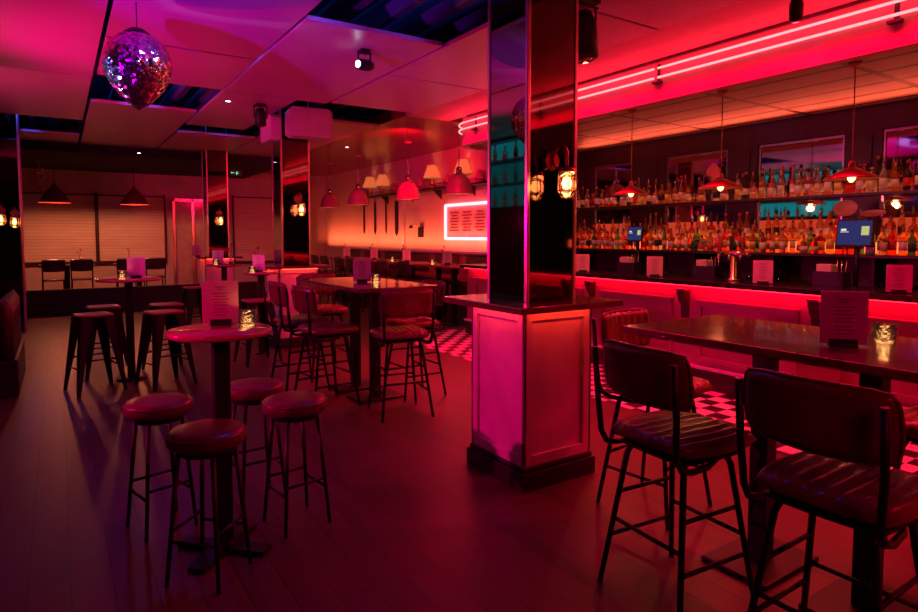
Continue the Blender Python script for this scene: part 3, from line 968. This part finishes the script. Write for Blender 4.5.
# ------------------------------------------------------------------ dining side along the right wall
bq = thing('wall_banquette', (6.6, 12.1, 0), 0, 'long dark-red wall bench with panelled back along the dining wall', 'bench')
MB().box((-.2, 0, .32), (.4, 7.0, .64)).build('bench_base', M['barwood'], bq)
MB().box((-.21, 0, .685), (.42, 7.0, .09), bev=.02).build('seat_cushion', M['leather'], bq)
MB().box((-.05, 0, .97), (.1, 7.0, .48)).build('back_panel', M['barfront'], bq)
for k in range(6):
    MB().pad(.46, .19, .06, ribs=0, mtx=Matrix.Translation((-.12, -2.9 + k * 1.16, 1.0)) @ Matrix.Rotation(-PI / 2, 4, 'Y') @ Matrix.Rotation(PI / 2, 4, 'Z')).build('back_cushion', M['leatherd'], bq)
MB().box((-.08, 0, 1.235), (.16, 7.0, .05), bev=.006).build('cap_rail', M['white'], bq)

dt = thing('dining_table', (0, 0, 0), 0, '', 'table')
MB().box((0, 0, 1.03), (.66, 1.26, .04), bev=.006).build('tabletop', M['redtop'], dt)
for s in (-1, 1):
    MB().box((0, s * .26, .51), (.08, .08, 1.0), bev=.005).build('post', M['black'], dt)
    MB().box((0, s * .26, .01), (.44, .3, .02), bev=.005).build('base_plate', M['black'], dt)
repeat(dt, [
    (5.75, 9.2, 0, 0, 'high dining table nearest the neon-edged sign'),
    (5.75, 10.7, 0, 0, 'second high dining table along the right wall'),
    (5.75, 12.2, 0, 0, 'third high dining table along the right wall'),
    (5.75, 13.7, 0, 0, 'farthest high dining table along the right wall'),
], 'table', 'high dining tables along the right wall')
ch1 = make_chair('', M['leatherd'])
ch1.name = 'dining_chair'
dsp = []
nm = ['nearest', 'second', 'third', 'farthest']
for i, y in enumerate((9.2, 10.7, 12.2, 13.7)):
    if i == 0:
        dsp.append((5.28, y + .32, 0, R(-90), 'dark high chair, left seat of the dining table nearest the neon sign'))
    else:
        dsp.append((5.28, y + .33, 0, R(-90), 'dark high chair, left seat at the %s dining table from the neon sign' % nm[i]))
        dsp.append((5.28, y - .33, 0, R(-90), 'dark high chair, right seat at the %s dining table from the neon sign' % nm[i]))
repeat(ch1, dsp, 'chair', 'dark high chairs along the dining tables')

# wall joinery of the dining wall
wb = MB()
for y in (8.75, 12.35):
    wb.box((XD - .02, y, 1.95), (.04, .10, 1.4), bev=.006)
wb.box((XD - .02, 10.55, 2.62), (.04, 3.7, .08), bev=.006)
struct(wb.build('trim_wall_frame', M['white']))
# neon-edged board
sg = thing('neon_sign', (XD, 9.70, 1.83), 0, 'white neon framed board with rows of dark lettering on dining wall', 'sign')
MB().box((-.02, 0, 0), (.03, 1.64, .68), bev=.004).build('board', M['pinkboard'] if 'pinkboard' in M else M['card'], sg)
ns = MB()
for dz in (.33, -.33):
    ns.tube([(-.055, -.80, dz), (-.055,   .80, dz)], .028, 8)
for dy in (.80, -.80):
    ns.tube([(-.055, dy, -.33), (-.055, dy, .33)], .028, 8)
ns.build('neon_border', M['signneon'], sg)
tx = MB()
for r_ in range(7):
    z = .18 - r_ * .058
    for c_ in range(3):
        tx.box((-.037, .50 - c_ * .44, z), (.004, .34 - .06 * ((r_ * 2 + c_) % 3), .026))
tx.build('lettering', mat('sign_letters', (.30, .06, .08), .5), sg)

# high shelf with table lamps and ornaments
hs = thing('display_shelf', (XD, 11.3, 2.50), 0, 'long high wall shelf carrying small lamps and ornaments', 'shelf')
MB().box((-.13, 0, 0), (.26, 6.6, .035), bev=.004).build('shelf_board', M['barwood'], hs)
for k in range(6):
    MB().prism([(-.02, -.018), (-.22, -.018), (-.02, -.2)], 'y', -3. + k * 1.2, -2.97 + k * 1.2).build('bracket', M['barwood'], hs)
MB().tube([(-.25, -3.2, .09), (-.25, 3.2, .09)], .008, 8).build('gallery_rail', M['brass'], hs)
tl = thing('table_lamp', (0, 0, 0), 0, '', 'lamp')
MB().lathe([(0, 0), (.06, 0), (.06, .012), (.02, .03), (.035, .07), (.02, .12), (.01, .14), (.01, .19), (0, .19)], n=20).build('base', M['brass'], tl)
MB().lathe([(.12, .15), (.06, .32), (.055, .32), (.115, .15)], n=28).build('lamp_shade', M['cloth'], tl)
MB().lathe([(0, .19), (.018, .2), (.025, .235), (.015, .26), (0, .265)], n=12).build('bulb', M['bulbsoft'], tl)
lsp = [(XD - .13, 13.9, 'table lamp nearest the far end of the high wall shelf'), (XD - .13, 13.2, 'second table lamp from the far end of the high shelf'),
       (XD - .13, 10.9, 'table lamp on the high shelf left of the neon sign'), (XD - .13, 9.75, 'table lamp on the high shelf straight above the neon sign')]
for ch in tl.children:
    ch.scale = (1.5, 1.5, 1.5)
repeat(tl, [(x, y, 2.518, 0, l) for x, y, l in lsp], 'lamp', 'small table lamps on the high shelf')
for x, y, l in lsp:
    light('POINT', (x - .02, y, 2.84), (1., .16, .04), 5, .04, name='table_lamp_light')
og = thing('ornament_vase', (0, 0, 0), 0, '', 'ornament')
MB().lathe([(0, 0), (.05, 0), (.085, .06), (.09, .12), (.06, .18), (.03, .21), (.04, .24), (.034, .24), (.025, .21), (0, .2)], n=24).build('vase', M['pinkshade'], og)
for s in (-1, 1):
    MB().tube([(s * .03, 0, .22), (s * .085, 0, .21), (s * .09, 0, .16), (s * .075, 0, .14)], .008, 8).build('handle', M['pinkshade'], og)
repeat(og, [(XD - .13, y, 2.518, .4 * i, l) for i, (y, l) in enumerate((
    (12.6, 'two-handled ornamental vase right of the far lamps on the high shelf'), (12.0, 'two-handled vase midway along the high shelf'),
    (11.4, 'two-handled vase left of the lamp beside the neon sign'), (10.3, 'two-handled vase between the two lamps above the sign'), (9.2, 'two-handled vase at the near end of the high shelf')))], 'ornament', 'ornaments on the high shelf')

# narrow hanging panels between lamp shelf and bench
for i, (y, w, z0, lab) in enumerate(((14.5, .07, 1.6, 'narrow dark hanging strip, leftmost of four on the dining wall'), (13.85, .09, 1.58, 'narrow dark hanging strip, second of four on dining wall'),
                                  (13.25, .05, 1.6, 'thin dark hanging strip, third of four on the dining wall'), (12.7, .15, 1.55, 'broad dark hanging strip with pointed end, rightmost of four'))):
    t = thing('hanging_banner', (XD - .006, y, z0), 0, lab, 'banner', 'narrow dark strips on the dining wall')
    MB().prism([(-w / 2, .08), (0, 0), (w / 2, .08), (w / 2, .82), (-w / 2, .82)], 'x', -.02, -.008).build('strip', M['skirt'], t)
    MB().cyl((-.018, -w / 2 - .02, .82), (-.018, w / 2 + .02, .82), .012, n=8).build('rod', M['brass'], t)

# wall bracket lamp left of the sign
wl = thing('bracket_lamp', (XD, 11.55, 1.75), 0, 'small dark bracket lamp on the wall left of the neon sign', 'wall lamp')
MB().box((-.03, 0, -.12), (.06, .16, .22), bev=.008).build('back_box', M['skirt'], wl)
MB().tube([(-.03, .02, .0), (-.10, .06, .06), (-.12, .16, .06), (-.12, .26, .03)], .010, 8).build('arm', M['brass'], wl)
MB().lathe([(0, .04), (.02, .04), (.05, -.03), (.045, -.03), (.015, .03)], (-.12, .27, .0), 16).build('shade', M['skirt'], wl)

# dome pendants over the dining tables
dp = thing('dome_pendant', (0, 0, 0), 0, '', 'pendant lamp')
MB().lathe([(0, 0), (.06, 0), (.06, -.02), (.0, -.035)], n=20).build('ceiling_rose', M['pinkshade'], dp)
MB().cyl((0, 0, -.02), (0, 0, -.62), .008, n=8).build('stem', M['chrome'], dp)
MB().lathe([(0, -.58), (.03, -.58), (.045, -.62), (.045, -.70), (0, -.70)], n=20).build('socket_cover', M['chrome'], dp)
MB().lathe([(.045, -.685), (.09, -.70), (.15, -.78), (.185, -.88), (.20, -.985), (.21, -.995), (.203, -.998), (.193, -.985), (.178, -.88), (.143, -.785), (.085, -.71), (.045, -.692)], n=40).build('shade', M['pinkshade'], dp)
MB().lathe([(0, -.80), (.03, -.82), (.045, -.87), (.03, -.915), (0, -.925)], n=16).build('bulb', M['bulbsoft'], dp)
dsp = [(5.45, 8.33, 'pink dome pendant nearest the neon end, left of near pillar'), (5.45, 10.05, 'second pink dome pendant over the dining tables'),
       (5.45, 12.3, 'third dome pendant over the dining tables'), (5.45, 13.95, 'farthest dome pendant in the row over the dining tables')]
for ch in dp.children:
    ch.scale = (1.14, 1.14, 1.06)
repeat(dp, [(x, y, 3.28, 0, l) for x, y, l in dsp], 'pendant lamp', 'dome pendants over the dining tables')
for x, y, l in dsp:
    light('POINT', (x, y, 2.40), (1., .15, .06), 12, .05, name='dome_pendant_light')

# ------------------------------------------------------------------ far end: blinds, ledge, door, seating
def window(n, x0, x1, z0, z1):
    w = MB()
    for xx in (x0 - .015, x1 + .015):
        w.box((xx, YF - .04, (z0 + z1) / 2), (.03, .08, z1 - z0 + .12))
    w.box(((x0 + x1) / 2, YF - .03, z0 - .03), (x1 - x0 + .058, .08, .06)).box(((x0 + x1) / 2, YF - .03, z1 + .015), (x1 - x0 + .058, .06, .03))
    f = struct(w.build('window_%d' % n, M['barwood']))
    b = MB()
    z = z0 + .02
    k = 0
    while z < z1 - .03:
        b.box(((x0 + x1) / 2, YF - .05, z + .03), (x1 - x0 - .02, .008, .068), mtx=Matrix.Translation((0, YF - .05, z + .03)) @ Matrix.Rotation(R(-14), 4, 'X') @ Matrix.Translation((0, -YF + .05, -z - .03)))
        z += .075
    t = b.build('window_blind', M['blind'], f)
    return f
window(1, -.78, .765, .93, 2.52)
window(2, .83, 2.28, .93, 2.52)
window(3, 3.98, 5.15, .86, 2.58)
# glazed door leaf panels right of the second blind
dr = MB()
for x in (2.50, 2.95, 3.42):
    dr.box((x, YF - .05, 1.25), (.06, .07, 2.5))
dr.box((2.96, YF - .05, 2.47), (.98, .07, .07))
d1 = struct(dr.build('door_1', M['chrome']))
MB().box((2.96, YF - .03, 1.22), (.9, .02, 2.42)).build('door_pane', mat('door_gloss_pane', (.55, .38, .40), .12), d1)
struct(MB().box((1.5, 14.35, .10), (5.5, .0001 + 5.7 - .0, .2) if False else (5.5, .001, .001)).build('trim_hidden', M['skirt'])) if False else None
struct(MB().box((.9, 15.8, .10), (5.8, 2.8, .20)).build('floor_raised', M['floor']))
struct(MB().box((.9, 14.33, .25), (5.8, .14, .50)).build('wall_parapet', M['skirt']))

dc = thing('cafe_chair', (0, 0, 0), 0, '', 'chair')
MB().pad(.21, .2, .05, mtx=Matrix.Translation((0, 0, .45))).build('seat', M['leatherd'], dc)
MB().pad(.21, .13, .04, bend=.02, mtx=Matrix.Translation((0, -.20, .75)) @ Matrix.Rotation(R(-82), 4, 'X')).build('backrest', M['leatherd'], dc)
for sx in (-1, 1):
    MB().tube([(sx * .19, .16, 0), (sx * .18, .15, .43)], .013, 8).build('leg', M['black'], dc)
    MB().tube([(sx * .19, -.21, 0), (sx * .185, -.17, .43), (sx * .19, -.20, .62), (sx * .19, -.235, .86)], .013, 8).build('leg', M['black'], dc)
repeat(dc, [
    (-.10, 14.95, .2, .05, 'dark chair back, leftmost before the blinds'), (.40, 14.98, .2, -.03, 'dark chair back, second from left before the blinds'),
    (1.22, 14.95, .2, .0, 'dark chair back left of the magenta menu before the blinds'), (1.76, 14.95, .2, .03, 'dark chair back right of the magenta menu before the blinds'),
], 'chair', 'dark chairs along the far window seating')
ct = thing('cafe_table', (0, 0, 0), 0, '', 'table')
MB().box((0, 0, .73), (1.0, .6, .04), bev=.006).build('tabletop', M['tabletop'], ct)
MB().box((0, 0, .36), (.08, .08, .70)).build('post', M['black'], ct)
MB().box((0, 0, .01), (.4, .4, .02), bev=.005).build('base_plate', M['black'], ct)
repeat(ct, [(.15, 15.32, .2, 0, 'left table on the raised floor before the blinds'), (1.50, 15.32, .2, 0, 'right table on the raised floor before the blinds')], 'table', 'tables before the blinds')

# red pendants before the blinds
rp_ = thing('conical_pendant', (0, 0, 0), 0, '', 'pendant lamp')
MB().cyl((0, 0, 0), (0, 0, -.50), .007, n=8).build('cord', M['skirt'], rp_)
MB().lathe([(0, -.46), (.03, -.46), (.05, -.50), (.05, -.53), (0, -.53)], n=16).build('socket_cover', M['redshade'], rp_)
MB().lathe([(.04, -.52), (.10, -.57), (.19, -.68), (.27, -.82), (.29, -.86), (.283, -.86), (.18, -.685), (.095, -.58), (.04, -.53)], n=36).build('shade', M['redshade'], rp_)
MB().lathe([(0, -.68), (.03, -.70), (.045, -.76), (.03, -.81), (0, -.82)], n=14).build('bulb', M['bulbsoft'], rp_)
rsp = [(-.03, 15.3, 'red conical pendant hanging before the left blind'), (1.44, 15.3, 'red conical pendant hanging before the middle blind')]
repeat(rp_, [(x, y, 3.1, 0, l) for x, y, l in rsp], 'pendant lamp', 'red conical pendants before the blinds')
for x, y, l in rsp:
    light('POINT', (x, y, 2.30), (1., .24, .10), 120, .06, name='conical_pendant_light')
# brass cluster light at the far left
bc = thing('cluster_pendant', (-.28, 15.0, 3.1), 0, 'brass cluster pendant of small balls left of the red pendants', 'pendant lamp')
MB().cyl((0, 0, 0), (0, 0, -.2), .006, n=6).build('cord', M['brass'], bc)
for k in range(7):
    r = random.Random(k)
    MB().lathe([(0, -.04), (.03, -.028), (.04, 0), (.03, .028), (0, .04)], (r.uniform(-.06, .06), r.uniform(-.05, .05), -.2 - k * .075), 12).build('ball', M['brass'], bc)
# exit sign
ex = thing('exit_sign', (3.3, 14.0, 3.05), 0, 'small green lit exit sign above right of the farthest pillar', 'sign')
MB().box((0, 0, -.12), (.26, .05, .13), bev=.004).box((0, 0, .0), (.02, .02, .12)).build('housing', M['blackp'], ex)
MB().box((0, -.027, -.12), (.23, .003, .10)).build('face', mat('exit_face', (.02, .12, .06), .5), ex)
MB().box((.03, -.03, -.10), (.018, .003, .018)).box((.02, -.03, -.13), (.014, .003, .06)).box((.04, -.03, -.125), (.05, .003, .010)).build('running_figure', M['exitg'], ex)
MB().prism([(-.10, -.12), (-.08, -.10), (-.08, -.115), (-.03, -.115), (-.03, -.125), (-.08, -.125), (-.08, -.14)], 'y', -.0315, -.0285).build('arrow', M['exitg'], ex)

# left booth with channelled upholstery
bt = thing('lounge_booth', (-.95, 7.9, 0), 0, 'dark channel-tufted booth at the left edge of the picture', 'sofa')
MB().box((0, 0, .18), (1.18, 1.4, .36), bev=.02).build('base', M['skirt'], bt)
MB().box((-.12, 0, .41), (.9, 1.36, .10), bev=.03).build('seat_cushion', M['leatherd'], bt)
for k in range(11):
    MB().tube([(.50, -.62 + k * .124, .37), (.50, -.62 + k * .124, .86), (.46, -.62 + k * .124, .91)], .066, 12).build('back_channel', M['leatherd'], bt)

# ------------------------------------------------------------------ ceiling hardware
# mirror ball, heart-shaped
mb_ = thing('mirror_ball', (.53, 5.1, 3.25), 0, 'sparkling teardrop mirror ball hanging at upper left', 'mirror ball')
MB().cyl((0, 0, 0), (0, 0, -.2), .004, n=6).build('cord', M['skirt'], mb_)
prof = [(0, -.78)]
for k in range(1, 19):
    a = k / 19
    z = -.78 + .56 * a
    rr = .228 * (math.sin(min(1, a / .58) * PI / 2) ** .8 if a < .58 else math.sqrt(max(0, 1 - ((a - .58) / .43) ** 2.2)))
    prof.append((max(.03, rr), z))
prof.append((0, -.215))
b_ = MB().lathe(prof, n=34)
for f in b_.b.faces:
    f.smooth = False
b_.build('mirror_tiles', M['facet'], mb_)
MB().lathe([(0, -.19), (.05, -.195), (.09, -.225), (.10, -.245), (0, -.245)], n=24).build('cap', M['skirt'], mb_)

def par_spot(x, y, z, aim, label, lens=False, s=1.):
    t = thing('stage_spotlight', (x, y, z), 0, label, 'spotlight')
    MB().box((0, 0, -.015), (.1 * s, .1 * s, .03)).tube([(-.07 * s, 0, -.03), (-.07 * s, 0, -.16 * s)], .008, 6).tube([(.07 * s, 0, -.03), (.07 * s, 0, -.16 * s)], .008, 6).box((0, 0, -.03), (.16 * s, .025, .012)).build('yoke', M['blackp'], t)
    d = (Vector(aim) - Vector((x, y, z - .16 * s))).normalized()
    q = d.to_track_quat('Z', 'Y').to_matrix().to_4x4()
    mt = Matrix.Translation((0, 0, -.16 * s)) @ q
    MB().lathe([(0, -.11 * s), (.04 * s, -.11 * s), (.058 * s, -.06 * s), (.06 * s, .08 * s), (.05 * s, .085 * s), (0, .085 * s)], n=20, mtx=mt).build('can', M['blackp'], t)
    MB().lathe([(0, .087 * s), (.036 * s, .088 * s), (.036 * s, .094 * s), (0, .097 * s)], n=16, mtx=mt).build('lens', M['lens'] if lens else M['mirror'], t)
    return t
par_spot(2.40, 5.25, 3.25, (-.5, 4.4, 2.9), 'small black spotlight with white lit lens on the ceiling panel', True, .85)
par_spot(2.24, 8.10, 3.25, (2.2, 7.95, 1.), 'black moving spotlight on the ceiling left of the loudspeaker', False, 1.15)
par_spot(3.24, 3.30, 3.25, (3.2, 3.0, 0), 'black ceiling spotlight beside the right edge of near pillar', False, 1.7)
par_spot(4.46, 2.42, 3.28, (4.4, 2.4, 0), 'small black spotlight on the ceiling above the neon tubes', False, .8)

def speaker(x, y, z, rz, label, s=1.):
    t = thing('loudspeaker', (x, y, z), rz, label, 'loudspeaker', 'white ceiling loudspeakers')
    w, h, d = .58 * s, .38 * s, .30 * s
    MB().prism([(-w / 2, -h / 2 + .04), (-w / 2 + .05, -h / 2), (w / 2 - .05, -h / 2), (w / 2, -h / 2 + .04), (w / 2, h / 2 - .04), (w / 2 - .05, h / 2), (-w / 2 + .05, h / 2), (-w / 2, h / 2 - .04)], 'y', -d / 2, d / 2).build('cabinet', M['white'], t)
    MB().box((0, -d / 2 - .008, 0), (w - .08, .016, h - .04), bev=.004).build('grille', M['white'], t)
    MB().box((0, d / 2 + .02, 0), (.10, .04, .12)).build('mounting_bracket', M['blackp'], t)
    return t
speaker(2.90, 8.16, 3.07, -.12, 'pale loudspeaker on the front of second pillar')
sp_ = speaker(2.52, 8.64, 3.03, -PI / 2, 'pale loudspeaker on the left side of second pillar, edge on', .9)
sp_.scale = (1., .5, 1.)
def downlight(x, y, z, label):
    t = thing('recessed_downlight', (x, y, z), 0, label, 'ceiling light', 'tiny recessed downlights')
    MB().lathe([(.030, 0), (.042, 0), (.042, -.006), (.030, -.004)], n=20).build('rim', M['chrome'], t)
    MB().lathe([(0, -.001), (.030, -.001), (.030, -.004), (0, -.005)], n=16).build('lens', M['lens'], t)
downlight(4.77, 11.27, 3.28, 'tiny bright downlight in the glossy dining ceiling')
downlight(1.85, 8.15, 3.25, 'tiny downlight in the ceiling panel left of the loudspeaker')
downlight(1.32, 12.95, 3.1, 'tiny downlight in the dark soffit above the blinds')


# teal-lit wall shelf on the left wall (seen in the mirrors)
ts = thing('backlit_shelf', (XL, 8.7, 2.05), 0, 'teal backlit wall shelf on the left wall seen in the mirrors', 'shelf')
MB().box((.02, 0, .6), (.03, 2.9, 1.15)).build('light_panel', M['teal'], ts)
for z in (.0, .4, .8, 1.18):
    MB().box((.12, 0, z), (.24, 3.0, .03)).build('shelf_board', M['barwood'], ts)
tb = None
i = 0
for z in (.0155, .4155, .8155):
    for k in range(9):
        o = copy_tree(protos[list(protos)[(i * 7) % len(protos)]])
        o.location = (XL + .13, 7.5 + k * .3, 2.05 + z)
        o.scale = (1., 1., 1.)
        tag(o, '%s bottle on the %s board of the teal backlit shelf' % (ORD[k], ['lowest', 'middle', 'top'][i // 9]), 'bottle', 'bottles on the teal shelf')
        i += 1

# ------------------------------------------------------------------ lights
RED = (1., .0, .045)
MAG = (1., .0, .20)
# neon tubes: soft red light along the fascia
light('AREA', (4.90, 3.2, 3.10), RED, 220, 9.5, (4.1, 3.2, .4), name='neon_glow', size_y=.08, spread=130)
light('AREA', (4.90, 3.2, 3.10), RED, 22, 9.5, (4.6, 3.2, 4.), name='neon_glow_up', size_y=.04)
light('AREA', (4.86, 2.45, 3.14), RED, 12, 10.4, (5.0, 2.45, 3.14), name='neon_glow_back', size_y=.04)
light('SPOT', (4.6, 8.5, 3.0), RED, 260, .06, (6.5, 13.0, 2.0), 110, .6, name='neon_glow_end')
# red strip under the bar lip
light('AREA', (5.41, 2.75, 1.035), (1., .0, .02), 30, 10.4, (5.42, 2.75, 0), name='bar_strip_glow', size_y=.03)
# magenta and violet stage washes from the room's left, with added unseen fills
light('SPOT', (-1.75, 1.3, 2.3), (1., .0, .12), 150, .05, (.65, 3.25, 1.1), 22, .7, name='table_fill_spot')  # unseen spot added to redden the menu on the round table
light('AREA', (6.15, 3.8, 2.86), (1., .30, .18), 5, 6.5, (7.1, 3.8, 1.5), name='bottle_front_fill', size_y=.03, spread=90)  # front fill added for the bottles; the canopy has no such lamps
light('SPOT', (-1.9, 4.3, 1.75), (1., .0, .18), 480, .05, (2.3, 3.1, .75), 36, .6, name='magenta_wash')
light('SPOT', (-.95, 6.6, 1.75), (1., .0, .25), 260, .03, (2.4, 6.2, 3.1), 125, .8, name='magenta_uplight')
light('SPOT', (-1.2, 3.4, 1.9), (.42, .0, 1.), 420, .05, (1.05, 4.9, 3.25), 40, .8, name='violet_beam')
light('SPOT', (-1.6, 6.2, 1.6), (.35, .25, 1.), 160, .04, (.53, 5.1, 2.75), 16, .4, name='ball_sparkle_fill')  # unseen spot added to make the mirror ball sparkle
light('AREA', (6.30, 12.9, 1.27), (1., .13, .05), 46, 8.2, (6.6, 12.9, 1.62), name='bench_wash', size_y=.04, spread=110)
light('SPOT', (4.75, 7.5, 2.95), RED, 620, .05, (3.95, 6.4, 0), 62, .9, name='neon_glow_corner')
light('SPOT', (-1.85, 7.0, 2.5), (1., .0, .22), 330, .05, (2.5, 11.0, 2.3), 72, .7, name='far_magenta_fill')  # second magenta spot, added to lift the second pedestal and far wall
light('SPOT', (-1.7, 2.3, 2.3), (1., .0, .18), 620, .05, (2.6, 8.4, .8), 11, .5, name='pedestal_fill_spot')  # narrow unseen spot added to brighten the second pedestal
light('SPOT', (-1.0, 5.6, 2.6), (.30, .15, 1.), 90, .04, (.53, 5.1, 2.75), 24, .4, name='ball_rim_left')
light('SPOT', (1.0, 3.9, 3.2), (.30, .15, 1.), 90, .04, (.53, 5.1, 2.72), 24, .4, name='ball_rim_right')
light('SPOT', (1.9, 4.2, 3.05), (.5, .3, 1.), 60, .04, (.53, 5.1, 2.75), 20, .4, name='ball_sparkle_fill_right')  # another spot added for the ball's sparkle
for (x, y) in ((2.2, 3.4), (.9, 8.4), (2.3, 9.3), (-.6, 11.5)):
    light('POINT', (x, y, 3.85), (.05, .08, 1.), 50, .1, name='plenum_blue')
light('AREA', (.6, -2.4, 3.2), (1., .0, .10), 32, 1.2, (2.4, 2., .6), name='red_fill_behind')  # soft red fill added behind the camera to lift the chair backs
# warm light over the back bar
light('AREA', (6.92, 3.8, 2.78), (1., .11, .055), 32, 6.5, (6.5, 3.8, 4.), name='cornice_glow', size_y=.06)

# ------------------------------------------------------------------ world, camera, view
w = bpy.data.worlds.new('night')
bpy.context.scene.world = w
w.use_nodes = True
w.node_tree.nodes['Background'].inputs[0].default_value = (.5, .02, .12, 1)
w.node_tree.nodes['Background'].inputs[1].default_value = .01

cam = bpy.data.cameras.new('camera')
cam.sensor_width = 36.
cam.lens = 24.
co = bpy.data.objects.new('camera', cam)
C.objects.link(co)
co.location = (0, 0, 1.55)
co.rotation_euler = (PI / 2 - math.atan(.058), 0, -R(33.2))
cam.shift_y = -(306 - (236 + 612 * .058)) / 918.
cam.clip_start = .05
sc = bpy.context.scene
sc.camera = co
sc.view_settings.view_transform = 'Standard'
sc.view_settings.look = 'None'
sc.view_settings.gamma = 1.
sc.view_settings.use_curve_mapping = False
sc.view_settings.exposure = 0.
sc.cycles.use_denoising = True
sc.cycles.max_bounces = 8
sc.cycles.sample_clamp_indirect = 5.
sc.cycles.caustics_reflective = False
sc.cycles.caustics_refractive = False
